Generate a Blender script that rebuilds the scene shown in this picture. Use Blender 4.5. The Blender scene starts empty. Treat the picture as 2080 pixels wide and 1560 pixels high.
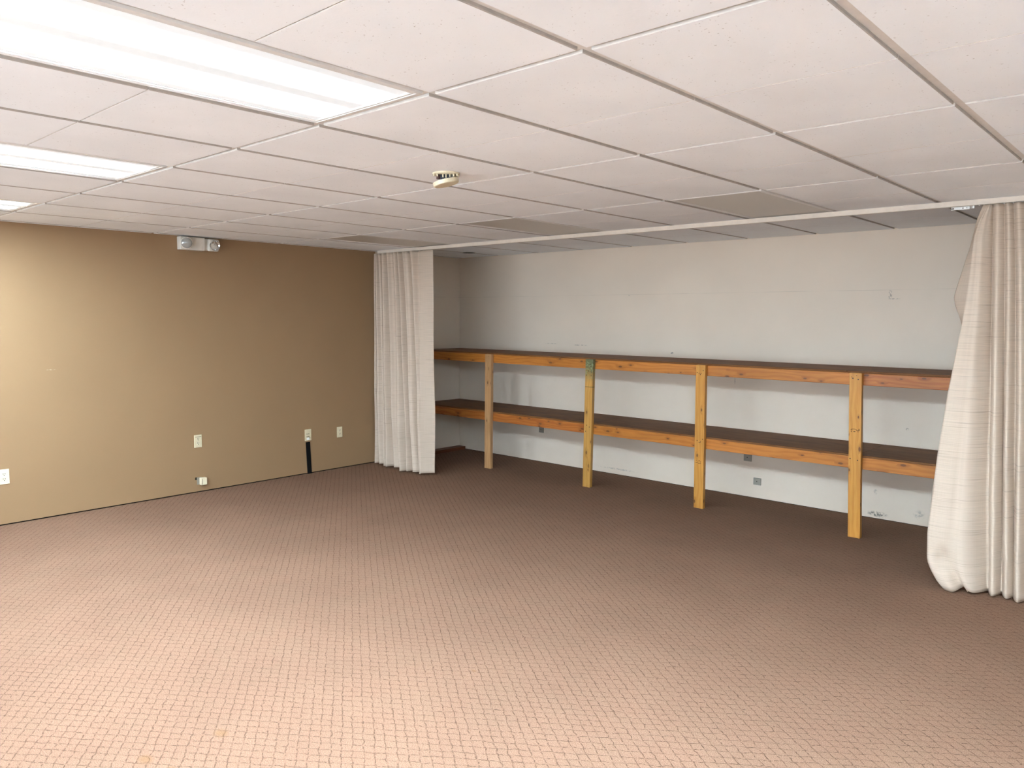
import bpy, bmesh, math, random
from mathutils import Vector, Matrix
random.seed(7)
S = bpy.context.scene
COL = S.collection
G = 0.6096            # ceiling module, two feet
H = 2.33              # ceiling height (tile faces)
XL, YB = -4.952, 4.893        # left wall face, alcove back wall face
XR, YF = 3.96, -5.5           # right wall face, wall behind
XA = 1.82                     # right side of the alcove
YT = 3.55                     # front of the curtain track

# ------------------------------------------------------------------ materials
class NT:
    def __init__(s, name, rough=.6, spec=.3):
        s.m = bpy.data.materials.new(name); s.m.use_nodes = True
        s.t = s.m.node_tree; s.n = s.t.nodes; s.n.clear()
        s.out = s.n.new('ShaderNodeOutputMaterial'); s.b = s.n.new('ShaderNodeBsdfPrincipled')
        s.t.links.new(s.b.outputs[0], s.out.inputs[0])
        s.b.inputs['Roughness'].default_value = rough
        s.b.inputs['Specular IOR Level'].default_value = spec
    def put(s, sock, v):
        if isinstance(v, bpy.types.NodeSocket): s.t.links.new(v, sock)
        elif isinstance(v, (tuple, list)) and len(v) == 3 and sock.type == 'RGBA': sock.default_value = (*v, 1)
        else: sock.default_value = v
    def pos(s):
        if not hasattr(s, '_p'): s._p = s.n.new('ShaderNodeNewGeometry').outputs['Position']
        return s._p
    def uv(s):
        if not hasattr(s, '_u'): s._u = s.n.new('ShaderNodeTexCoord').outputs['UV']
        return s._u
    def math(s, op, a, b=0., c=0., clamp=False):
        n = s.n.new('ShaderNodeMath'); n.operation = op; n.use_clamp = clamp
        s.put(n.inputs[0], a); s.put(n.inputs[1], b)
        if len(n.inputs) > 2: s.put(n.inputs[2], c)
        return n.outputs[0]
    def vmath(s, op, a, b=(0, 0, 0)):
        n = s.n.new('ShaderNodeVectorMath'); n.operation = op
        s.put(n.inputs[0], a); s.put(n.inputs[1], b)
        return n.outputs['Value'] if op in ('LENGTH', 'DOT_PRODUCT', 'DISTANCE') else n.outputs[0]
    def noise(s, vec, scale=5., detail=2., rough=.5, out=0):
        n = s.n.new('ShaderNodeTexNoise'); s.put(n.inputs['Vector'], vec)
        n.inputs['Scale'].default_value = scale; n.inputs['Detail'].default_value = detail; n.inputs['Roughness'].default_value = rough
        return n.outputs[out]
    def ramp(s, v, a, b, lo=0., hi=1., smooth=True):
        n = s.n.new('ShaderNodeMapRange'); n.interpolation_type = 'SMOOTHSTEP' if smooth else 'LINEAR'
        s.put(n.inputs[0], v)
        for i, q in enumerate((a, b, lo, hi)): n.inputs[i + 1].default_value = q
        return n.outputs[0]
    def mix(s, f, a, b, mode='MIX'):
        n = s.n.new('ShaderNodeMix'); n.data_type = 'RGBA'; n.blend_type = mode
        s.put(n.inputs[0], f); s.put(n.inputs[6], a); s.put(n.inputs[7], b)
        return n.outputs[2]
    def scale(s, col, v):      # colour times scalar
        n = s.n.new('ShaderNodeVectorMath'); n.operation = 'SCALE'
        s.put(n.inputs[0], col); s.put(n.inputs['Scale'], v); return n.outputs[0]
    def comb(s, x, y, z=0.):
        n = s.n.new('ShaderNodeCombineXYZ')
        for i, q in enumerate((x, y, z)): s.put(n.inputs[i], q)
        return n.outputs[0]
    def sep(s, v):
        n = s.n.new('ShaderNodeSeparateXYZ'); s.put(n.inputs[0], v); return n.outputs
    def blob(s, c, r, soft=.5):       # 1 inside an ellipsoid at c with radii r
        d = s.vmath('SUBTRACT', s.pos(), c)
        d = s.vmath('MULTIPLY', d, tuple(1 / q for q in r))
        return s.ramp(s.vmath('LENGTH', d), 1 - soft, 1., 1., 0.)
    def col(s, v): s.put(s.b.inputs['Base Color'], v)
    def bump(s, h, strength=.3, dist=.002):
        n = s.n.new('ShaderNodeBump'); n.inputs['Strength'].default_value = strength; n.inputs['Distance'].default_value = dist
        s.put(n.inputs['Height'], h); s.t.links.new(n.outputs[0], s.b.inputs['Normal'])

def plain(name, c, rough=.5, spec=.3, metal=0., var=.06, sc=30.):
    m = NT(name, rough, spec); m.b.inputs['Metallic'].default_value = metal
    m.col(m.scale(c, m.ramp(m.noise(m.pos(), sc, 3.), .3, .7, 1 - var, 1 + var)))
    return m.m

def mat_carpet():
    m = NT('carpet loop pile', 1., 0.)
    P = m.pos(); x, y, _ = m.sep(P)
    a = math.radians(36); h = .043 * math.sin(2 * a)
    w = m.noise(P, 22., 2.); w2 = m.noise(m.vmath('ADD', P, (7., 3., 0.)), 22., 2.)
    lines = None
    ax = m.math('MULTIPLY', x, math.sin(a) / h); ay = m.math('MULTIPLY', y, math.cos(a) / h)
    dash = m.ramp(m.noise(P, 75., 3., .6), .38, .60, .12, 1.)
    for sg, ww in ((1, w), (-1, w2)):
        p = m.math('ADD', ay, ax) if sg > 0 else m.math('SUBTRACT', ay, ax)
        p = m.math('ADD', p, m.math('MULTIPLY', m.math('SUBTRACT', ww, .5), .55))
        f = m.math('ABSOLUTE', m.math('SUBTRACT', m.math('FRACT', p), .5))
        l = m.ramp(f, .0, .085, 1., 0.)
        lines = l if lines is None else m.math('MAXIMUM', lines, l)
    lines = m.math('MULTIPLY', lines, dash)
    speck = m.ramp(m.noise(P, 260., 3., .7), .28, .72, .66, 1.30)
    broad = m.ramp(m.noise(P, 1.3, 3.), .3, .7, .95, 1.05)
    base = m.mix(m.ramp(m.noise(P, 5., 2.), .4, .65), CARPET, tuple(c * k for c, k in zip(CARPET, (.98, 1., 1.0))))
    c = m.scale(base, m.math('MULTIPLY', speck, broad))
    c = m.mix(m.math('MULTIPLY', lines, .66), c, (.055, .03, .02))
    # worn tan spots and bits of lint
    for (px, py, r) in ((-.935, -.575, .05), (-.80, -.54, .035), (-.55, .75, .02), (-.9, -.3, .05)):
        c = m.mix(m.math('MULTIPLY', m.blob((px, py, 0), (r, r * .7, .1), .8), .45), c, (.20, .105, .04))
    m.col(c)
    m.bump(m.math('SUBTRACT', m.noise(P, 180., 2.), m.math('MULTIPLY', lines, 1.4)), .55, .004)
    return m.m

def mat_tile():
    m = NT('mineral fibre ceiling tile', .9, .1)
    P = m.pos()
    sp = m.math('MULTIPLY', m.ramp(m.noise(P, 105., 2., .6), .27, .33, 1., 0.), m.ramp(m.noise(P, 9., 2.), .35, .6))
    c = m.scale(TILE, m.ramp(m.noise(P, 2.2, 3.), .3, .7, .97, 1.02))
    c = m.mix(m.math('MULTIPLY', sp, .5), c, (.30, .26, .23))
    m.col(c); m.bump(m.noise(P, 90., 3.), .18, .002)
    return m.m

def mat_wall(name, base, marks=(), seam=None, rough=.55, spec=.3):
    m = NT(name, rough, spec); P = m.pos()
    c = m.scale(base, m.ramp(m.noise(P, 1.7, 3.), .3, .7, .975, 1.02))
    for (cn, r, colr, k) in marks:
        f = m.math('MULTIPLY', m.blob(cn, r, .7), k)
        f = m.math('MULTIPLY', f, m.ramp(m.noise(P, 60., 3., .7), .42, .6))
        c = m.mix(f, c, colr)
    if seam is not None:
        z = m.sep(P)[2]
        z = m.math('ADD', z, m.math('MULTIPLY', m.math('SUBTRACT', m.noise(P, 3.), .5), .006))
        f = m.ramp(m.math('ABSOLUTE', m.math('SUBTRACT', z, seam)), .0, .004, 1., 0.)
        f = m.math('MULTIPLY', f, m.ramp(m.noise(P, 2.6, 3.), .4, .65, .1, .45))
        c = m.mix(f, c, tuple(q * .6 for q in base))
    m.col(c); m.bump(m.noise(P, 140., 2.), .08, .001)
    return m.m

def mat_wood(name, light, dark, knot=(.10, .035, .012), knots=True, rough=.42, green=False, gs=1.):
    m = NT(name, rough, .35 if knots else .12); U = m.uv()
    u, v, _ = m.sep(U)
    wob = m.noise(m.comb(m.math('MULTIPLY', u, 1.6), m.math('MULTIPLY', v, 7.)), 1., 2.)
    kv = None
    if knots:
        vn = m.n.new('ShaderNodeTexVoronoi'); vn.voronoi_dimensions = '2D'
        m.put(vn.inputs['Vector'], m.comb(m.math('MULTIPLY', u, 7.5), m.math('MULTIPLY', v, 17.))); vn.inputs['Scale'].default_value = 1.
        d = vn.outputs['Distance']; r_ = m.sep(vn.outputs['Color'])[0]
        on = m.ramp(r_, .30, .34, 1., 0.)
        size = m.math('MULTIPLY', m.math('ADD', r_, .25), .34)
        kv = m.math('MULTIPLY', m.ramp(m.math('DIVIDE', d, size), .55, 1.0, 1., 0.), on)
        halo = m.math('MULTIPLY', m.ramp(m.math('DIVIDE', d, size), .8, 3.2, 1., 0.), on)
        wob = m.math('ADD', wob, m.math('MULTIPLY', halo, .12))
    rings = m.math('SINE', m.math('ADD', m.math('MULTIPLY', v, 190. * gs), m.math('MULTIPLY', wob, 26.)))
    fine = m.noise(m.comb(m.math('MULTIPLY', u, 9.), m.math('MULTIPLY', v, 330.)), 1., 2.)
    f = m.math('ADD', m.math('MULTIPLY', m.ramp(rings, -.6, 1.), .26), m.math('MULTIPLY', fine, .75))
    c = m.mix(m.ramp(f, .15, .85), light, dark)
    c = m.scale(c, m.ramp(m.noise(m.comb(m.math('MULTIPLY', u, 2.3), m.math('MULTIPLY', v, 6.)), 1., 2.), .3, .7, .88, 1.1))
    if knots:
        c = m.mix(m.math('MULTIPLY', halo, .35), c, tuple(q * .55 for q in dark))
        c = m.mix(m.math('MULTIPLY', kv, .85), c, knot)
    if green:      # stain at the head of the second post, ending in a pencil line
        z = m.sep(m.pos())[2]
        zz = m.math('ADD', z, m.math('MULTIPLY', m.math('SUBTRACT', m.noise(m.pos(), 18., 3.), .5), .10))
        c = m.mix(m.ramp(zz, .98, 1.20, .0, .82), c, (.05, .10, .055))
        c = m.mix(m.math('MULTIPLY', m.ramp(zz, 1.0, 1.15), m.ramp(m.noise(m.pos(), 55., 3.), .45, .7, 0., .8)), c, (.28, .33, .17))
        c = m.mix(m.ramp(m.math('ABSOLUTE', m.math('SUBTRACT', z, .968)), .001, .004, .9, 0.), c, (.03, .035, .01))
    m.col(c); m.bump(fine, .12, .001)
    return m.m

def mat_curtain():
    m = NT('slub weave curtain cloth', .85, .15); U = m.uv(); u, v, _ = m.sep(U)
    st = m.noise(m.comb(m.math('MULTIPLY', u, 2.2), m.math('MULTIPLY', v, 120.)), 1., 3., .6)
    st2 = m.noise(m.comb(m.math('MULTIPLY', u, 5.), m.math('MULTIPLY', v, 420.)), 1., 2.)
    warp = m.noise(m.comb(m.math('MULTIPLY', u, 300.), m.math('MULTIPLY', v, 3.)), 1., 1.)
    f = m.math('MULTIPLY', m.ramp(st, .56, .72), m.ramp(st2, .35, .6, .5, 1.))
    c = m.scale(CLOTH, m.math('MULTIPLY', m.ramp(st2, .25, .75, .9, 1.08), m.ramp(warp, .3, .7, .985, 1.015)))
    c = m.mix(m.math('MULTIPLY', f, .55), c, (.24, .19, .15))
    m.col(c); m.bump(m.math('ADD', st, m.math('MULTIPLY', st2, .5)), .15, .001)
    return m.m

def mat_diffuser(lit, k_=1.):
    m = NT('lit prismatic diffuser' if lit else 'unlit prismatic diffuser', .35, .4)
    P = m.pos(); x, y, _ = m.sep(P)
    chk = m.math('MULTIPLY', m.math('SINE', m.math('MULTIPLY', x, 700.)), m.math('SINE', m.math('MULTIPLY', y, 700.)))
    if not lit:
        m.col(m.scale((.56, .53, .48), m.math('ADD', 1., m.math('MULTIPLY', chk, .03)))); m.bump(chk, .1, .001)
        return m.m
    m.col((.60, .62, .63))
    U = m.uv(); u, v, _ = m.sep(U)      # u across the lens, v along it, metres from the centre
    e = None
    for c_ in (.118, -.128):
        t = m.math('ABSOLUTE', m.math('SUBTRACT', u, c_))
        t = m.math('POWER', m.ramp(t, .03, .100, 1., 0.), 2.)
        e = t if e is None else m.math('ADD', e, t)
    e = m.math('MULTIPLY', e, m.ramp(m.math('ABSOLUTE', v), .47, .575, 1., 0.))
    st = m.math('ADD', .55 if k_ else 0., m.math('MULTIPLY', e, LAMP * k_ * 1.35))
    colr = m.mix(m.ramp(e, 0., .08), (.93, .99, 1.03), (.79, 1., 1.17))
    m.put(m.b.inputs['Emission Color'], colr); m.put(m.b.inputs['Emission Strength'], st)
    return m.m

LAMP = 60.
FILL = 330.  # strength of the fill light added behind the camera
UP = 30.
CARPET = (.240, .139, .092)
TILE = (.885, .905, .925)
CLOTH = (.585, .475, .375)
BEIGE = (.315, .196, .102)
WHITEWALL = (.725, .62, .505)
KW = 1.75
KL, KR, KB = 2.35, 5.2, .3 # how hard the left, right and rear lamps burn
M = {}
M['carpet'] = mat_carpet()
M['tile'] = mat_tile()
M['edge'] = plain('tile edge with painted shade', (.46, .42, .38), .9, .1)  # x-facing tile edges, groove shade put into the colour
M['edgelight'] = plain('tile edge with lighter painted shade', (.66, .63, .59), .9, .1)  # y-facing tile edges, same shade in the colour but weaker
M['grid'] = plain('painted ceiling grid steel', (.76, .73, .69), .5, .3, var=.03)
M['beige'] = mat_wall('beige wall paint', BEIGE, [((XL, .385, 1.19), (.02, .05, .004), (.75, .65, .5), .6)], rough=.42, spec=.35)
M['white'] = mat_wall('off white alcove paint', WHITEWALL,
    [((-.03, YB, 1.82), (.018, .05, .045), (.17, .15, .13), .8), ((.0, YB, 1.786), (.06, .05, .006), (.2, .18, .16), .6),
     ((.143, YB, .758), (.014, .05, .014), (.04, .035, .03), 1.), ((-1.986, YB, 1.286), (.022, .05, .014), (.15, .13, .12), .8),
     ((-.05, YB, .04), (.10, .05, .03), (.10, .09, .08), .9), ((.26, YB, .09), (.05, .05, .05), (.25, .23, .2), .5), ((-.07, YB, .225), (.02, .05, .03), (.2, .18, .16), .7),
     ((-3.1, YB, 1.33), (.13, .05, .008), (.2, .17, .15), .7), ((-3.5, YB, 1.335), (.12, .05, .007), (.2, .17, .15), .6), ((-2.48, YB, 1.848), (.03, .05, .008), (.25, .22, .2), .7),
     ((-1.325, YB, 1.06), (.005, .05, .05), (.2, .18, .16), .8), ((-2.6, YB, .06), (.3, .05, .012), (.25, .22, .2), .6)], seam=1.857)
M['plainwhite'] = plain('white wall paint', (.86, .85, .83), .6, .2, var=.02, sc=2.)
M['dark'] = plain('dark gap', (.012, .010, .009), .9, .1)
M['post'] = mat_wood('honey pine post', (.56, .275, .055), (.46, .19, .03))
M['postpale'] = mat_wood('pale fir post', (.48, .275, .125), (.40, .21, .085))
M['postgreen'] = mat_wood('green stained pine post', (.52, .29, .075), (.42, .20, .04), green=True)
M['rail'] = mat_wood('orange pine rail', (.50, .19, .034), (.38, .125, .018))
M['railred'] = mat_wood('reddish pine rail', (.43, .15, .032), (.31, .085, .014))
M['deck'] = mat_wood('brown stained plywood', (.20, .088, .034), (.14, .057, .020), knots=False, gs=.35, rough=.55)
M['board'] = mat_wood('dark red brown board', (.20, .07, .03), (.12, .04, .018), knots=False)
M['cloth'] = mat_curtain()
M['track'] = plain('cream enamel track', (.72, .63, .53), .4, .4, var=.03)
M['whiteplastic'] = plain('white plastic', (.90, .90, .87), .35, .4, var=.02)
M['glider'] = plain('milky plastic glider', (.55, .48, .44), .3, .5)
M['frame'] = plain('white enamel lamp frame', (.74, .72, .69), .4, .4, var=.02)
M['diffw'] = mat_diffuser(True, KW); M['diff'] = mat_diffuser(True, KL); M['diffr'] = mat_diffuser(True, KR); M['diffb'] = mat_diffuser(True, KB); M['unlit'] = mat_diffuser(False)
M['ivory'] = plain('ivory plastic plate', (.70, .60, .40), .4, .4, var=.03)
M['ivorylight'] = plain('pale ivory plastic', (.74, .65, .46), .35, .4, var=.03)
M['slot'] = plain('dark slot', (.03, .025, .015), .8, .1)
M['grey'] = plain('grey metal plate', (.30, .275, .23), .45, .4, .3, var=.05)
M['cream'] = plain('cream plastic housing', (.70, .65, .57), .4, .4, var=.02)
M['lens'] = plain('grey ribbed lens', (.42, .42, .40), .18, .6, .35)
M['reflector'] = plain('chrome reflector', (.75, .75, .74), .12, .6, .95, var=.01)
M['black'] = plain('black cord cover', (.006, .006, .006), .8, .1)
M['circuit'] = plain('dark circuit parts', (.02, .022, .035), .4, .4)
M['copper'] = plain('brown coil', (.10, .045, .035), .5, .4)
M['screw'] = plain('dark screw head', (.02, .015, .012), .4, .5, .5)
M['ink'] = plain('dark stamp ink', (.10, .055, .02), .8, .1)

# ------------------------------------------------------------------ builders
def link(name, me, mat, parent=None, base=(0, 0, 0), **props):
    o = bpy.data.objects.new(name, me); COL.objects.link(o)
    for m_ in (mat if isinstance(mat, (list, tuple)) else [mat]): me.materials.append(m_)
    if parent is not None: o.parent = parent
    else: o.location = base
    for k, v in props.items(): o[k] = v
    return o
class MB:
    def __init__(s): s.b = bmesh.new(); s.uvl = s.b.loops.layers.uv.new('UVMap')
    def box(s, lo, hi, bevel=0., seg=2, mtx=None, mi=0, axis=None, off=0.):
        r = bmesh.ops.create_cube(s.b, size=1.)
        vs = r['verts']
        for v in vs: v.co = Vector([lo[i] + (hi[i] - lo[i]) * (v.co[i] + .5) for i in range(3)])
        fs = set(f for v in vs for f in v.link_faces)
        if bevel > 0:
            es = list(set(e for v in vs for e in v.link_edges))
            rr = bmesh.ops.bevel(s.b, geom=es, offset=bevel, segments=seg, profile=.5, affect='EDGES')
            fs = set(rr['faces']) | set(f for f in s.b.faces if f.is_valid and any(v in rr['verts'] for v in f.verts))
        fs = [f for f in fs if f.is_valid]
        if axis is not None:
            for f in fs:
                n = f.normal if f.normal.length else Vector((0, 0, 1)); f.normal_update(); n = f.normal
                k = max(range(3), key=lambda i: abs(n[i])); oth = [i for i in range(3) if i != axis]
                va = oth[0] if k != oth[0] else oth[1]
                for l in f.loops:
                    sh = (k * .37 if k != axis else .9)
                    l[s.uvl].uv = (l.vert.co[axis] + off, l.vert.co[va] + off * .61 + sh)
        for f in fs: f.material_index = mi
        if mtx is not None:
            for v in set(v for f in fs for v in f.verts): v.co = mtx @ v.co
        return s
    def lathe(s, prof, n=32, mtx=Matrix(), cap=True, mi=0):   # prof: (radius, height) bottom to top
        rings = []
        for r, z in prof:
            rings.append([s.b.verts.new(mtx @ Vector((r * math.cos(2 * math.pi * i / n), r * math.sin(2 * math.pi * i / n), z))) for i in range(n)])
        fs = []
        for a, b in zip(rings, rings[1:]):
            for i in range(n): fs.append(s.b.faces.new((a[i], a[(i + 1) % n], b[(i + 1) % n], b[i])))
        if cap: fs.append(s.b.faces.new(rings[0][::-1])); fs.append(s.b.faces.new(rings[-1]))
        for f in fs: f.smooth = False; f.material_index = mi
        return s
    def quad(s, pts, mi=0):
        f = s.b.faces.new([s.b.verts.new(p) for p in pts]); f.material_index = mi; return s
    def mesh(s, base=(0, 0, 0), smooth=False, recalc=True):
        if recalc: bmesh.ops.recalc_face_normals(s.b, faces=s.b.faces)
        for v in s.b.verts: v.co -= Vector(base)
        me = bpy.data.meshes.new('mesh'); s.b.to_mesh(me); s.b.free()
        if smooth:
            for p in me.polygons: p.use_smooth = True
        return me
    def build(s, name, mat, parent=None, base=(0, 0, 0), smooth=False, recalc=True, **props):
        return link(name, s.mesh(base, smooth, recalc), mat, parent, base, **props)
def thing(name, base, label, cat, group=None):
    o = bpy.data.objects.new(name, None); COL.objects.link(o); o.location = base; o.empty_display_size = .1
    o['label'] = label; o['category'] = cat
    if group: o['group'] = group
    return o
def tag(o, label, cat, group=None):
    o['label'] = label; o['category'] = cat
    if group: o['group'] = group
    return o
def struct(o): o['kind'] = 'structure'; return o

# ------------------------------------------------------------------ room shell
struct(MB().box((XL - .3, YF - .3, -.12), (XR + .3, YB + .3, 0)).build('floor', M['carpet']))
GAP = .011                       # the walls stop just above the carpet, a dark gap shows below them
# left wall: beige paint up to the curtain, white inside the alcove; a lap seam in the facing
b = MB().box((XL - .12, YF - .12, GAP), (XL + .002, 1.225, H + .02)).box((XL - .12, 1.225, GAP), (XL, 3.62, H + .02), mi=0)
b.box((XL - .12, 3.62, .004), (XL, YB + .1, H + .02), mi=1)
struct(b.build('wall_left', [M['beige'], M['white']]))
struct(MB().box((XL - .12, YF - .12, -.01), (XL - .012, 3.62, GAP + .002)).build('trim_1', M['dark']))
struct(MB().box((XL - .1, YB, .006), (XA + .2, YB + .12, H + .02)).build('wall_back', M['white']))
struct(MB().box((XL - .1, YB + .012, -.01), (XA + .1, YB + .1, .007)).build('trim_2', M['dark']))
b = MB().box((XA, 3.72, .0), (XA + .12, YB + .12, H + .02), mi=1).box((XA, 3.60, .0), (XR + .12, 3.72, H + .02), mi=0)
struct(b.build('wall_right_of_alcove', [M['beige'], M['white']]))
struct(MB().box((XR, YF - .12, 0), (XR + .12, 3.72, H + .02)).build('wall_right', M['plainwhite']))
# wall behind the camera, with a wide unseen window added for its light on the ceiling
WX0, WX1, WZ0, WZ1 = -4.4, 3.4, .25, 1.95
b = MB().box((XL - .1, YF - .12, 0), (WX0, YF, H + .02)).box((WX1, YF - .12, 0), (XR + .1, YF, H + .02))
b.box((WX0, YF - .12, 0), (WX1, YF, WZ0)).box((WX0, YF - .12, WZ1), (WX1, YF, H + .02))
struct(b.build('wall_behind', M['plainwhite']))
b = MB()
for q in range(5):
    xx = WX0 + (WX1 - WX0) * q / 4; b.box((max(xx - .03, WX0), YF - .09, WZ0), (min(xx + .03, WX1), YF - .03, WZ1), .004, 1)
b.box((WX0, YF - .09, WZ0), (WX1, YF - .03, WZ0 + .05), .004, 1).box((WX0, YF - .09, WZ1 - .05), (WX1, YF - .03, WZ1), .004, 1)
struct(b.build('added_window_1', M['frame']))  # unseen frame, added around the fill light
la = bpy.data.lights.new('ceiling_fill', 'AREA'); la.shape = 'RECTANGLE'; la.size = WX1 - WX0; la.size_y = WZ1 - WZ0
la.energy = FILL; la.color = (.86, 1., 1.12)
lo_ = bpy.data.objects.new('ceiling_fill', la); COL.objects.link(lo_)
lo_.location = ((WX0 + WX1) / 2, YF - .11, (WZ0 + WZ1) / 2); lo_.rotation_euler = (math.radians(90 + UP), 0, 0)
la.spread = math.radians(130)      # added fill light, aimed up to brighten the ceiling

# ceiling: tegular tiles two modules long with a scored joint halfway, standing proud of the grid
LIT = [(-7, -2), (-4, -2), (-1, -2), (2, -2), (-7, -8), (-1, -8)]
OFF = [(-1, 4), (-4, 4), (-7, 4)]
fix = set(LIT + OFF)
b = MB(); hg = .0145; hb = .0115; D = .010
def slab(x0, x1, y0, y1, c=.003):
    lo = [b.b.verts.new((x, y, H)) for x, y in ((x0 + c, y0 + c), (x1 - c, y0 + c), (x1 - c, y1 - c), (x0 + c, y1 - c))]
    mi = [b.b.verts.new((x, y, H + c)) for x, y in ((x0, y0), (x1, y0), (x1, y1), (x0, y1))]
    hi = [b.b.verts.new((x, y, H + D + .004)) for x, y in ((x0, y0), (x1, y0), (x1, y1), (x0, y1))]
    b.b.faces.new(lo[::-1])
    for i in range(4):
        j = (i + 1) % 4
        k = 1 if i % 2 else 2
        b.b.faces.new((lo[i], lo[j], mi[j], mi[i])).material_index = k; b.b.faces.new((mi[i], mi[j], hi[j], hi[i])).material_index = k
for i in range(-9, 7):
    for j in range(-10, 8, 2):
        if (i, j) in fix: continue
        x0, x1 = i * G + hg, (i + 1) * G - hg
        x0, x1 = max(x0, XL), min(x1, XR)
        y0, y1 = max(j * G + hb, YF), min((j + 2) * G - hb, YB)
        if x1 - x0 < .01 or y1 - y0 < .01: continue
        ym = (j + 1) * G
        if y0 < ym - .01 < y1 and y1 > ym + .01: slab(x0, x1, y0, ym - .0012, .0022); slab(x0, x1, ym + .0012, y1, .0022)
        else: slab(x0, x1, y0, y1)
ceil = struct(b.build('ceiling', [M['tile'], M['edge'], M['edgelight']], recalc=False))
MB().box((XL - .1, YF - .1, H + D), (XR + .1, YB + .1, H + D + .06)).build('ceiling_grid', M['grid'], ceil)

# ------------------------------------------------------------------ ceiling lights
def fixture(i, j, lit, label, group):
    x0, x1, y0, y1 = i * G, (i + 1) * G, j * G, (j + 2) * G
    base = ((x0 + x1) / 2, (y0 + y1) / 2, H)
    t = thing('ceiling_light', base, label, 'ceiling light', group)
    a, w = .0140, .033
    zt, zb, zi = H + D - .0005, H + .0015, H + .004
    bb = MB(); V = bb.b.verts.new
    def ring(d, z): return [V((x, y, z)) for x, y in ((x0 + d, y0 + d), (x1 - d, y0 + d), (x1 - d, y1 - d), (x0 + d, y1 - d))]
    rs = [ring(a, zt), ring(a + .001, zb), ring(a + .014, zb - .001), ring(a + .016, zb + .0015), ring(a + .026, zb), ring(a + w - .003, zi), ring(a + w, zt)]
    for p, q in zip(rs, rs[1:]):
        for k in range(4): bb.b.faces.new((p[k], p[(k + 1) % 4], q[(k + 1) % 4], q[k]))
    bb.build('frame', M['frame'], t, base)
    lb = MB(); d = a + w - .001
    f = lb.b.faces.new([lb.b.verts.new(p) for p in ((x0 + d, y1 - d, H + .0055), (x1 - d, y1 - d, H + .0055), (x1 - d, y0 + d, H + .0055), (x0 + d, y0 + d, H + .0055))])
    for l in f.loops: l[lb.uvl].uv = (l.vert.co.x - base[0], l.vert.co.y - base[1])
    r = bmesh.ops.extrude_face_region(lb.b, geom=[f])
    for v in r['geom']:
        if isinstance(v, bmesh.types.BMVert): v.co.z += .0015
    lb.build('diffuser', M['diffb' if j == -8 else 'diffr' if i == 2 else 'diffw' if i == -7 else 'diff'] if lit else M['unlit'], t, base)
    return t
gl = 'fluorescent ceiling lights that are switched on'
fixture(-1, -2, True, 'large glowing fluorescent ceiling light, the nearest and biggest at the top left', gl)
fixture(-4, -2, True, 'glowing fluorescent ceiling light between the biggest one and the small far left one', gl)
fixture(-7, -2, True, 'small glowing fluorescent ceiling light at the left edge, closest to the beige wall', gl)
for i, j in LIT:
    if (i, j) not in ((-1, -2), (-4, -2), (-7, -2)):
        fixture(i, j, True, 'glowing fluorescent ceiling light outside the picture, overhead or behind the camera', 'ceiling lights outside the picture')
go = 'unlit ceiling lights along the curtain track'
fixture(-1, 4, False, 'unlit grey ceiling light panel by the track, nearest the right curtain', go)
fixture(-4, 4, False, 'unlit grey ceiling light panel by the track, middle one of three', go)
fixture(-7, 4, False, 'unlit grey ceiling light panel above the left curtain, farthest of three', go)

# ------------------------------------------------------------------ smoke detector with its cover hanging open
c = Vector((-.95, .955, H))
t = thing('smoke_detector', c, 'cream round smoke detector on the ceiling with its cover hanging open', 'smoke detector')
MB().lathe([(.058, H - .012), (.066, H - .008), (.067, H - .0005)], 40, Matrix.Translation((c.x, c.y, 0))).build('base', M['ivorylight'], t, c)
rt, fw = Vector((.7405, .672, 0)), Vector((-.672, .7405, 0))
def fr(a_, d_, z_): return c + rt * a_ + fw * d_ + Vector((0, 0, z_))
FM = Matrix(((rt.x, fw.x, 0, c.x), (rt.y, fw.y, 0, c.y), (0, 0, 1, c.z), (0, 0, 0, 1)))
for a_ in (-.056, -.040, -.012, .003, .022, .04, .056):
    MB().box((a_ - .003, -.045, -.028 + abs(a_) * .12), (a_ + .003, -.035, -.010), .001, 1, FM).build('clip', M['ivorylight'], t, c)
MB().box((-.026, -.036, -.050), (.022, .03, -.011), .004, 2, FM).build('chamber', M['circuit'], t, c, label='dark electronics chamber')
MB().lathe([(.010, -.032), (.010, -.011)], 20, FM @ Matrix.Translation((-.036, -.025, 0))).build('coil', M['copper'], t, c, label='brown component')
MB().lathe([(.008, -.036), (.008, -.011)], 20, FM @ Matrix.Translation((.032, -.025, 0))).build('horn', M['grey'], t, c, label='grey component')
tilt = FM @ Matrix.Translation((-.001, 0, -.046)) @ Matrix.Rotation(math.radians(-13), 4, 'Y')
MB().lathe([(.0, -.011), (.058, -.011), (.063, -.008), (.0645, .009), (.0625, .009), (.060, -.006), (.0, -.008)], 44, tilt, cap=False).build('cover', M['ivorylight'], t, c)
MB().box((.058, -.006, -.020), (.064, .006, -.003), .001, 1, FM).build('hinge', M['ivorylight'], t, c)

# dark sprinkler recess and corner notch in the alcove ceiling
c = Vector((-4.235, 4.345, H))
t = thing('recessed_sprinkler', c, 'small round ceiling fitting with a dark opening in the alcove corner', 'sprinkler')
MB().lathe([(.072, H - .004), (.085, H - .002), (.087, H - .0003)], 36, Matrix.Translation((c.x, c.y, 0)), cap=False).build('rim', M['frame'], t, c)
MB().lathe([(.0, H - .0025), (.072, H - .0025), (.072, H - .001), (.0, H - .001)], 36, Matrix.Translation((c.x, c.y, 0)), cap=False).build('opening', M['dark'], t, c, label='dark opening')

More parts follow.
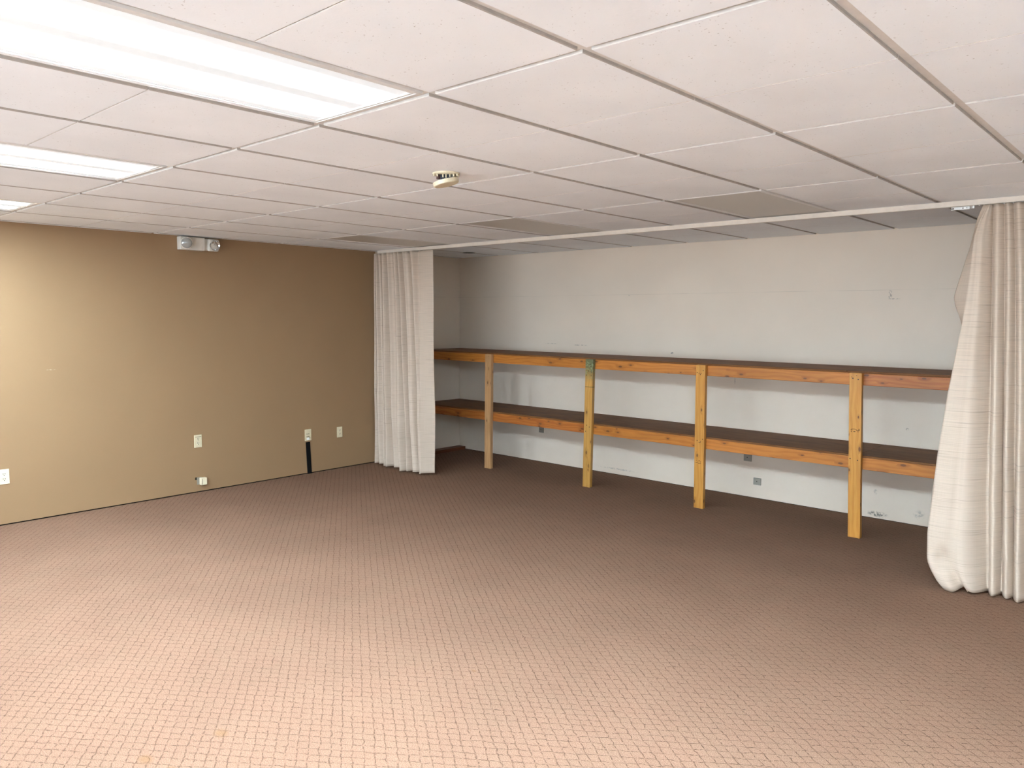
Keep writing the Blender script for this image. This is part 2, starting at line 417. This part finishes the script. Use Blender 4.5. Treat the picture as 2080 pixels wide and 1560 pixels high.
# ------------------------------------------------------------------ emergency light
c = Vector((XL, 1.54, 2.265))
t = thing('emergency_light', c, 'cream twin-head emergency light high on the beige wall', 'emergency light')
xf = XL + .068
MB().box((XL + .0005, 1.432, 2.206), (xf, 1.657, 2.322), .006, 3).build('housing', M['cream'], t, c)
MB().box((XL + .004, 1.655, 2.212), (XL + .045, 1.70, 2.318), .006, 3).build('bracket', M['cream'], t, c)
def head(cy, cz, cx, yaw, pitch, name='lamp_head', sq=True, lensm='lens'):
    m = Matrix.Translation((cx, cy, cz)) @ Matrix.Rotation(math.radians(yaw), 4, 'Z') @ Matrix.Rotation(math.radians(pitch), 4, 'Y')
    hb = MB()
    if sq: hb.box((-.022, -.053, -.055), (.022, .053, .055), .016, 4, m)
    else: hb.lathe([(.036, -.012), (.050, .0), (.052, .014), (.047, .018)], 36, m @ Matrix.Rotation(math.radians(90), 4, 'Y'))
    h_ = hb.build(name, M['cream'], t, c, smooth=False)
    lb = MB()
    if sq:
        lb.lathe([(.006, .0225), (.022, .0230), (.036, .0245), (.041, .030), (.044, .040), (.046, .040), (.047, .0225)], 36, m @ Matrix.Rotation(math.radians(90), 4, 'Y'), cap=False)
        l_ = lb.build('lens', M['reflector'], h_, (0, 0, 0), label='shiny round reflector')
    else:
        lb.lathe([(.046, .018), (.043, .024), (.030, .030), (.014, .033), (.004, .034)], 36, m @ Matrix.Rotation(math.radians(90), 4, 'Y'))
        l_ = lb.build('lens', M['lens'], h_, (0, 0, 0), smooth=True, label='grey ribbed lens')
    for v in l_.data.vertices: v.co -= c
    return h_
head(1.482, 2.265, xf + .010, -18, 8, sq=False)
head(1.737, 2.262, XL + .058, 6, 8, sq=True)

# ------------------------------------------------------------------ wall plates
def plate(lo, hi, axis_x, bevel, mb):    # plate against the left wall (axis_x) or the back wall
    return mb.box(lo, hi, bevel, 2)
def duplex(y, z, label, dark_line=False, w=.0715, h=.117):
    XL = globals()['XL'] + (.002 if y < 1.2 else 0)
    c = Vector((XL, y, z))
    t = thing('wall_outlet', c, label, 'outlet', 'outlets on the beige wall')
    MB().box((XL + .0002, y - w / 2, z - h / 2), (XL + .0062, y + w / 2, z + h / 2), .0025, 2).build('cover_plate', M['ivory'] if not y < 1 else M['ivorylight'], t, c)
    for s in (1, -1):
        zc = z + s * .0195
        r = MB().box((XL + .005, y - .0165, zc - .0145), (XL + .0078, y + .0165, zc + .0145), .001, 1).build('receptacle', M['ivorylight'], t, c)
        for k, dy in ((0, -.0065), (1, .0065)):
            MB().box((XL + .0075, y + dy - .0018, zc - .0015), (XL + .0082, y + dy + .0018, zc + .0085)).build('slot', M['slot'], r, c, ) .location = (0, 0, 0)
        MB().lathe([(.0034, 0), (.0034, .0006)], 12, Matrix.Translation((XL + .0076, y, zc - .008)) @ Matrix.Rotation(math.radians(90), 4, 'Y')).build('slot', M['slot'], r, c)
    if dark_line:
        MB().box((XL + .006, y - .026, z + .0385), (XL + .0067, y + .03, z + .0415)).build('crack', M['slot'], t, c, label='dark gap across the top')
    else:
        MB().lathe([(.0028, 0), (.0028, .0008)], 12, Matrix.Translation((XL + .006, y, z)) @ Matrix.Rotation(math.radians(90), 4, 'Y')).build('screw', M['ivorylight'], t, c)
    return t
duplex(.026, .381, 'pale ivory wall outlet cut by the left edge of the picture')
duplex(1.566, .477, 'ivory wall outlet on the beige wall with a dark gap across its top', True)
duplex(3.117, .393, 'ivory wall outlet on the beige wall nearest the left curtain', w=.068, h=.112)

c = Vector((XL, 2.728, .404))
t = thing('data_plate', c, 'ivory jack plate on the beige wall above the black strip', 'jack plate')
MB().box((XL + .0002, c.y - .038, c.z - .059), (XL + .0075, c.y + .038, c.z + .059), .0025, 2).build('cover_plate', M['ivory'], t, c)
for zc in (.012, -.016):
    for dy in (-.013, .007):
        MB().box((XL + .007, c.y + dy - .006, c.z + zc - .003), (XL + .0085, c.y + dy + .006, c.z + zc + .003), .0005, 1).build('jack', M['slot'], t, c)
MB().box((XL + .007, c.y - .020, c.z - .050), (XL + .0115, c.y + .014, c.z - .026), .001, 1).build('blank_insert', M['whiteplastic'], t, c, label='white insert')
MB().box((XL + .007, c.y + .016, c.z - .038), (XL + .010, c.y + .022, c.z - .024), .001, 1).build('jack', M['slot'], t, c)

bb = MB().box((-.009, -.0245, 0), (.0, .0245, .331), .002, 2, Matrix(((1, 0, 0, XL + .0095), (0, 1, -.045, 2.739), (0, 0, 1, .0005), (0, 0, 0, 1))))
tag(bb.build('cord_cover', M['black'], None, (XL, 2.747, 0)), 'black upright cord cover strip between the jack plate and the carpet', 'cord cover')

c = Vector((XL, 1.585, .104))
t = thing('surface_jack_box', c, 'small ivory surface jack box low on the beige wall under the outlet', 'jack box')
MB().box((XL + .0002, 1.545, .074), (XL + .006, 1.592, .14), .001, 1).build('bracket', M['grey'], t, c)
MB().box((XL + .006, 1.566, .071), (XL + .046, 1.622, .137), .004, 2).build('box', M['ivorylight'], t, c)
MB().box((XL + .0455, 1.571, .079), (XL + .0468, 1.575, .130)).build('seam', M['ink'], t, c)
MB().box((XL + .0002, 1.530, .119), (XL + .0010, 1.547, .142)).build('hole', M['slot'], t, c, label='black hole in the wall')

def blank(x, z, w, h, label):
    c = Vector((x, YB, z))
    t = thing('blank_wall_plate', c, label, 'wall plate', 'grey plates low on the alcove wall')
    MB().box((x - w / 2, YB - .012, z - h / 2), (x + w / 2, YB - .0002, z + h / 2), .002, 2).build('cover_plate', M['grey'], t, c)
    MB().lathe([(.0045, 0), (.0045, .001)], 14, Matrix.Translation((x - .002, YB - .0118, z)) @ Matrix.Rotation(math.radians(90), 4, 'X')).build('screw', M['slot'], t, c)
blank(-1.077, .158, .070, .063, 'lower grey square wall plate above the carpet between the third and fourth posts')
blank(-1.175, .366, .073, .068, 'grey wall plate tucked just under the lower shelf between third and fourth posts')
blank(-3.624, .368, .066, .068, 'grey wall plate tucked under the lower shelf between the first and second posts')

# ------------------------------------------------------------------ timber shelves
base = Vector((-1.6, 4.5, 0))
t = thing('storage_shelf', base, 'long two-tier pine storage shelf on four front posts across the alcove', 'shelf')
YR0, YR1 = 4.245, 4.283
def deck(x0, x1, z, off):
    MB().box((x0, 4.247, z - .015), (x1, YB - .004, z), .0015, 1, axis=0, off=off).build('shelf_board', M['deck'], t, base)
XE = XA - .006
for z, seams in ((1.243, (-2.508, -.12)), (.618, (-2.45, -.02))):
    xs = [XL + .004] + list(seams) + [XE]
    for k in range(3): deck(xs[k] + (.0015 if k else 0), xs[k + 1] - .0015, z, z * 5 + k * 3.3)
def rail(x0, x1, zt, mat, off, y0=YR0, y1=YR1, lab=None):
    o = MB().box((x0, y0, zt - .089), (x1, y1, zt), .003, 2, axis=0, off=off).build('rail', M[mat], t, base)
    if lab: o['label'] = lab
for zt, ms in ((1.2275, ('rail', 'rail', 'railred')), (.6025, ('railred', 'rail', 'rail'))):
    xs = (XL + .004, -2.468, -.035, XE)
    for k in range(3): rail(xs[k] + .001, xs[k + 1] - .001, zt, ms[k], zt * 3 + k * 1.7 + 2.)
    rail(XL + .004, XE, zt, 'rail', 9.1 + zt, YB - .044, YB - .006)
def post(xt, xb, mat, off, lab, top=1.231, yo=0.):
    y0, y1 = 4.205 - yo, 4.2435
    b_ = MB().box((-.0445, y0, 0.0), (.0445, y1, top), .003, 2, axis=2, off=off)
    for v in b_.b.verts: v.co.x += xb + (xt - xb) * v.co.z / top
    p = b_.build('post', M[mat], t, base, label=lab)
    def X(z): return xb + (xt - xb) * z / top
    return p, X, y0
def dots(p, X, y0, pts, r=.0042):
    for dx, z in pts:
        MB().lathe([(r, 0), (r, .0006)], 10, Matrix.Translation((X(z) + dx, y0 + .0002, z)) @ Matrix.Rotation(math.radians(90), 4, 'X')).build('screw', M['screw'], p, base).location = (0, 0, 0)
def stamp(p, X, y0, z, rects):
    sb = MB()
    for (a0, a1, z0, z1) in rects: sb.box((X(z) + a0, y0 - .0005, z + z0), (X(z) + a1, y0 + .0005, z + z1))
    sb.build('grade_stamp', M['ink'], p, base)
p, X, y0 = post(-3.800, -3.808, 'postpale', 3.1, 'paler fir post, first from the left curtain'); dots(p, X, y0, [(.006, 1.205)], .003)
p, X, y0 = post(-2.468, -2.486, 'postgreen', 17.3, 'post with a green stained top'); dots(p, X, y0, [(.02, 1.16), (.012, 1.18), (-.028, 1.08), (.026, 1.075), (-.006, 1.12), (-.012, .60), (.02, .585), (-.022, .54)], .0045)
p, X, y0 = post(-1.304, -1.292, 'post', 29.7, 'honey coloured post, third from the left curtain')
dots(p, X, y0, [(-.03, 1.165), (.026, 1.185), (.0, 1.15), (-.012, 1.16), (.006, 1.16), (-.02, .585), (.012, .575), (.03, .60), (.0, .57)], .004)
stamp(p, X, y0, .405, [(-.032, -.012, -.012, -.008), (-.030, -.018, .006, .009), (-.008, .020, -.017, -.013), (.006, .020, -.006, -.003), (-.002, .006, .002, .012), (-.012, -.004, -.006, -.003), (.014, .02, .0, .004)])
p, X, y0 = post(-.044, -.005, 'post', 41.9, 'honey coloured post nearest the right curtain')
dots(p, X, y0, [(-.018, 1.190), (.020, 1.183), (-.032, .592), (.022, .585)], .0048)
dots(p, X, y0, [(-.026, 1.200), (.008, 1.210)], .003)
stamp(p, X, y0, .805, [(-.026, .004, .008, .011), (-.030, -.018, .0, .005), (.010, .034, .0, .004), (.026, .032, .002, .014), (-.028, -.020, -.012, -.007), (-.010, .004, -.012, -.006), (.016, .028, -.010, -.006), (.004, .012, .004, .008)])

# loose board lying along the alcove's left wall
tag(MB().box((XL + .012, 3.72, .0005), (XL + .125, 4.872, .040), .003, 2, axis=1, off=.7).build('loose_board', M['board'], None, (XL + .06, 4.3, 0)),
    'dark red brown board lying on the carpet along the alcove left wall', 'board')

# ------------------------------------------------------------------ curtain track
base = Vector((-1.5, YT, H))
t = thing('curtain_track', base, 'thin cream curtain track across the ceiling in front of the alcove', 'curtain track')
tb = MB()
prof = [(0, .0), (.034, .0), (.034, -.031), (.022, -.031), (.022, -.027), (.030, -.027), (.030, -.006), (.004, -.006), (.004, -.027), (.012, -.027), (.012, -.031), (0, -.031)]
ra = [tb.b.verts.new((XL + .125, YT + a_, H - .0008 + z_)) for a_, z_ in prof]; rb = [tb.b.verts.new((XA - .003, YT + a_, H - .0008 + z_)) for a_, z_ in prof]
for k in range(len(prof)): tb.b.faces.new((ra[k], ra[(k + 1) % len(prof)], rb[(k + 1) % len(prof)], rb[k]))
tb.b.faces.new(ra[::-1]); tb.b.faces.new(rb)
tb.build('rail', M['track'], t, base)
ab = MB().box((.690, YT + .013, H - .052), (.772, YT + .020, H - .035), .002, 2)
ab.box((.674, YT + .013, H - .0405), (.692, YT + .020, H - .035), .001, 1).box((.674, YT + .013, H - .052), (.692, YT + .020, H - .0465), .001, 1)
arm = ab.build('carrier_arm', M['whiteplastic'], t, base, label='white plastic carrier arm')
for xx, r in ((.737, .0035), (.757, .0026)):
    MB().lathe([(r, 0), (r, .0006)], 14, Matrix.Translation((xx, YT + .0132, H - .0435)) @ Matrix.Rotation(math.radians(90), 4, 'X')).build('hole', M['slot'], arm, base)
for k, (xx, wd) in enumerate(((.779, .003), (.7905, .012), (.822, .009), (.846, .009))):
    MB().box((xx - wd / 2, YT + .014, H - .050 if k < 2 else H - .038), (xx + wd / 2, YT + .020, H - .0325), .002, 2).build('glider', M['whiteplastic'] if k < 2 else M['glider'], t, base)

# ------------------------------------------------------------------ curtains
def lerp_tab(tab, v):
    if v <= tab[0][0]: return tab[0][1:]
    for a_, b_ in zip(tab, tab[1:]):
        if v <= b_[0]:
            f = (v - a_[0]) / (b_[0] - a_[0]); return [p + (q - p) * f for p, q in zip(a_[1:], b_[1:])]
    return tab[-1][1:]
def sheet(fn, nu, zs, thick=.0016):        # fn(k, z) -> point ; uv = arc length at mid height, z
    bb = MB(); g = []
    mid = [fn(k, zs[len(zs) // 2]) for k in range(nu)]
    arc = [0.]
    for a_, b_ in zip(mid, mid[1:]): arc.append(arc[-1] + (b_ - a_).length)
    for z in zs: g.append([bb.b.verts.new(fn(k, z)) for k in range(nu)])
    for r in range(len(zs) - 1):
        for k in range(nu - 1):
            f = bb.b.faces.new((g[r][k], g[r][k + 1], g[r + 1][k + 1], g[r + 1][k])); f.smooth = True
            for l, (rr, kk) in zip(f.loops, ((r, k), (r, k + 1), (r + 1, k + 1), (r + 1, k))): l[bb.uvl].uv = (arc[kk], zs[rr])
    return bb
def solid(o, th=.0018):
    md = o.modifiers.new('thick', 'SOLIDIFY'); md.thickness = th; md.offset = 0
def wave(s, n_per=1.):     # rounded fronts, narrow valleys: 0 in the valley, 1 on the crest
    return abs(math.sin(math.pi * s)) ** .5

def soft(s): return (.5 - .5 * math.cos(2 * math.pi * s)) ** .8
# left curtain ---- folds given by where their valleys lie along the track
yc = YT + .018
vb = [-4.885, -4.812, -4.695, -4.628, -4.545, -4.408, -4.262, -4.195, -4.098, -4.035, -3.945]
vt = [-4.835, -4.805, -4.775, -4.742, -4.640, -4.560, -4.470, -4.395, -4.300, -4.170, -3.955]
ampb = [.045, .05, .065, .08, .065, .11, .085, .09, .10, .03]
NP = 16
def left_pt(k, z):
    i = min(k // NP, len(vb) - 2); s = (k - i * NP) / NP
    f = max(0., min(1., (H - .04 - z) / 2.24)); g = f ** .75
    xa = vt[i] + (vb[i] - vt[i]) * g; xb = vt[i + 1] + (vb[i + 1] - vt[i + 1]) * g
    x = xa + (xb - xa) * s
    top = .062 * soft(s) + .012 * math.sin(2 * math.pi * (s * 2 + i * .37)) * (i < 9)
    if i == 9: top = .014 * math.sin(math.pi * s)
    bot = 1.25 * ampb[i] * (soft(s) + .13 * math.sin(4 * math.pi * s + i * 2.4) * math.sin(math.pi * s))
    if i == 8: bot = .10 * min(1., s * 1.6) ** .8                  # leading hem turned towards the room
    if i == 9: bot = .10 * (1 - s) ** 1.5 - .02 * s
    h_ = min(1., f * 1.25)
    y = yc - (top * (1 - h_) + bot * h_) - .012 * f
    y += .006 * math.sin(5 * z + i * 1.9) * f
    x += .008 * math.sin(2.1 * z + i * 2.3) * f * (1 - f) * 2
    zz = z
    if z < .03: zz = z + (.006 * math.sin(i * 2.2) + .004)
    return Vector((x, y, zz))
zs = [H - .037 - (H - .037 - .016) * q / 70 for q in range(71)]
nu = NP * (len(vb) - 1) + 1
zs_l = zs
cur = sheet(left_pt, nu, zs_l)
cur.b.verts.ensure_lookup_table()
o = cur.build('curtain', M['cloth'], None, (-4.4, yc, 0), smooth=True, recalc=False); solid(o)
tag(o, 'gathered cream slub curtain hanging at the left end beside the beige wall', 'curtain', 'curtains on the alcove track')
def hooks(o, pts):
    for (x, y) in pts:
        hb = MB().box((x - .004, y - .004, H - .040), (x + .004, y + .004, H - .0325), .001, 1)
        hb.build('curtain_hook', M['glider'], o, tuple(o.location))
hooks(o, [(vt[i], yc) for i in range(1, len(vt) - 1)])

# right curtain ---- a pulled-out leading flap, then straight folds to the alcove's right side
Kt = [(.002, .784, 3.42), (.05, .742, 3.412), (.106, .709, 3.41), (.15, .688, 3.41), (.191, .680, 3.41), (.343, .676, 3.41), (.556, .687, 3.42), (.828, .704, 3.43), (1.186, .737, 3.44),
      (1.48, .774, 3.445), (1.598, .790, 3.45), (1.753, .804, 3.465), (1.896, .812, 3.48), (2.108, .817, 3.50), (2.2, .835, 3.52), (2.293, .872, 3.545)]
Et = [(.0, .800, 3.47), (.2, .715, 3.49), (.8, .735, 3.50), (1.40, .80, 3.50), (1.56, .785, 3.505), (1.598, .776, 3.51), (1.656, .754, 3.53), (1.70, .732, 3.545), (1.762, .718, 3.55), (1.80, .726, 3.55), (1.91, .753, 3.55), (2.056, .789, 3.55), (2.214, .817, 3.55), (2.293, .842, 3.555)]
Ft = [(.012, .986, 3.56), (.605, .951, 3.56), (1.192, .936, 3.56), (1.768, .915, 3.56), (2.293, .890, 3.568)]
rb_ = [None, 1.050, 1.115, 1.185, 1.235, 1.325, 1.40, 1.475, 1.56, 1.64, 1.72, 1.80]
rt_ = [None, .945, .990, 1.045, 1.085, 1.15, 1.23, 1.31, 1.40, 1.52, 1.65, 1.79]
ra_ = [.0, .075, .070, .08, .065, .08, .075, .08, .07, .08, .075, .07]
N1, N2 = 12, 26
def right_pt(k, z):
    K_ = Vector((*lerp_tab(Kt, z), z)); F_ = Vector((*lerp_tab(Ft, z), z))
    f = max(0., min(1., (2.293 - z) / 2.28))
    if k < N1:                       # hem folded back behind the leading crease
        E_ = Vector((*lerp_tab(Et, z), z)); q = k / N1
        return E_ + (K_ - E_) * q
    if k < N1 + N2:
        s = (k - N1) / N2
        p = K_ + (F_ - K_) * s
        w_ = .5 - .5 * math.cos(math.pi * min(1, s * 1.15))
        p.y = K_.y + (F_.y - K_.y) * (w_ ** 3) if s < .87 else K_.y + (F_.y - K_.y) * (s ** 3)
        p.y = K_.y + (F_.y - K_.y) * s ** 4
        p.y -= (.020 * math.sin(math.pi * s) * (.25 + .75 * f)) + .006 * math.sin(9 * s + 2.2 * z) * math.sin(math.pi * s)
        p.y += .016 * math.exp(-((s - .42 - .08 * math.sin(1.7 * z)) / .10) ** 2) * (.3 + .7 * f)
        # crumpled lower corner
        if z < .34:
            e = (.34 - z) / .34
            p.y += .045 * math.exp(-((s - .28) / .12) ** 2) * math.exp(-((z - .20) / .06) ** 2)
            p.y += .05 * e ** 2 * math.exp(-((s - .46) / .10) ** 2)
            p.z += .028 * e ** 4 * math.exp(-((s - .45) / .16) ** 2) + .012 * e ** 4 * (s > .6)
        return p
    k2 = k - N1 - N2; i = min(k2 // NP, len(rb_) - 2); s = (k2 - i * NP) / NP
    g = f ** .8
    xs = lambda j: F_.x if j == 0 else rt_[j] + (rb_[j] - rt_[j]) * g
    x = xs(i) + (xs(i + 1) - xs(i)) * s
    am = (.030 + (ra_[i + 1] - .030) * min(1, f * 1.6)) * 1.15
    y0_ = F_.y + (YT + .022 - .010 * f - F_.y) * min(1, (i + s))
    p = Vector((x + .006 * math.sin(2.3 * z + i * 2.1) * f, y0_ - am * (.4 * wave(s) + .6 * soft(s)), z))
    if z < .03: p.z += .006 + .004 * math.sin(i * 2.7)
    return p
zs2 = [2.293 - (2.293 - .004) * q / 90 for q in range(91)]
nu2 = N1 + N2 + NP * (len(rb_) - 1) + 1
rc = sheet(right_pt, nu2, zs2)
o = rc.build('curtain', M['cloth'], None, (1.2, yc, 0), smooth=True, recalc=False); solid(o)
tag(o, 'cream slub curtain at the right edge with its leading side pulled out and crumpled', 'curtain', 'curtains on the alcove track')
hooks(o, [(rt_[i], YT + .02) for i in range(1, len(rt_))])

# ------------------------------------------------------------------ camera, world, colour
cam = bpy.data.cameras.new('camera'); co = bpy.data.objects.new('camera', cam); COL.objects.link(co)
r = Vector((.740447, .672096, .005015)); u = Vector((-.062646, .061584, .996134)); f = Vector((-.669188, .737899, -.087704))
co.matrix_world = Matrix(((r.x, u.x, -f.x, 1.876), (r.y, u.y, -f.y, -1.673), (r.z, u.z, -f.z, 1.633), (0, 0, 0, 1)))
cam.sensor_fit = 'HORIZONTAL'; cam.sensor_width = 36.; cam.lens = 1562.18 / 2080 * 36.; cam.clip_start = .02
S.camera = co
w = bpy.data.worlds.new('world'); S.world = w; w.use_nodes = True
w.node_tree.nodes['Background'].inputs[0].default_value = (.02, .02, .02, 1)
S.view_settings.view_transform = 'Standard'; S.view_settings.look = 'None'
S.view_settings.exposure = -.25; S.view_settings.gamma = 1.; S.view_settings.use_curve_mapping = False
S.cycles.sample_clamp_indirect = 0.; S.cycles.sample_clamp_direct = 0.
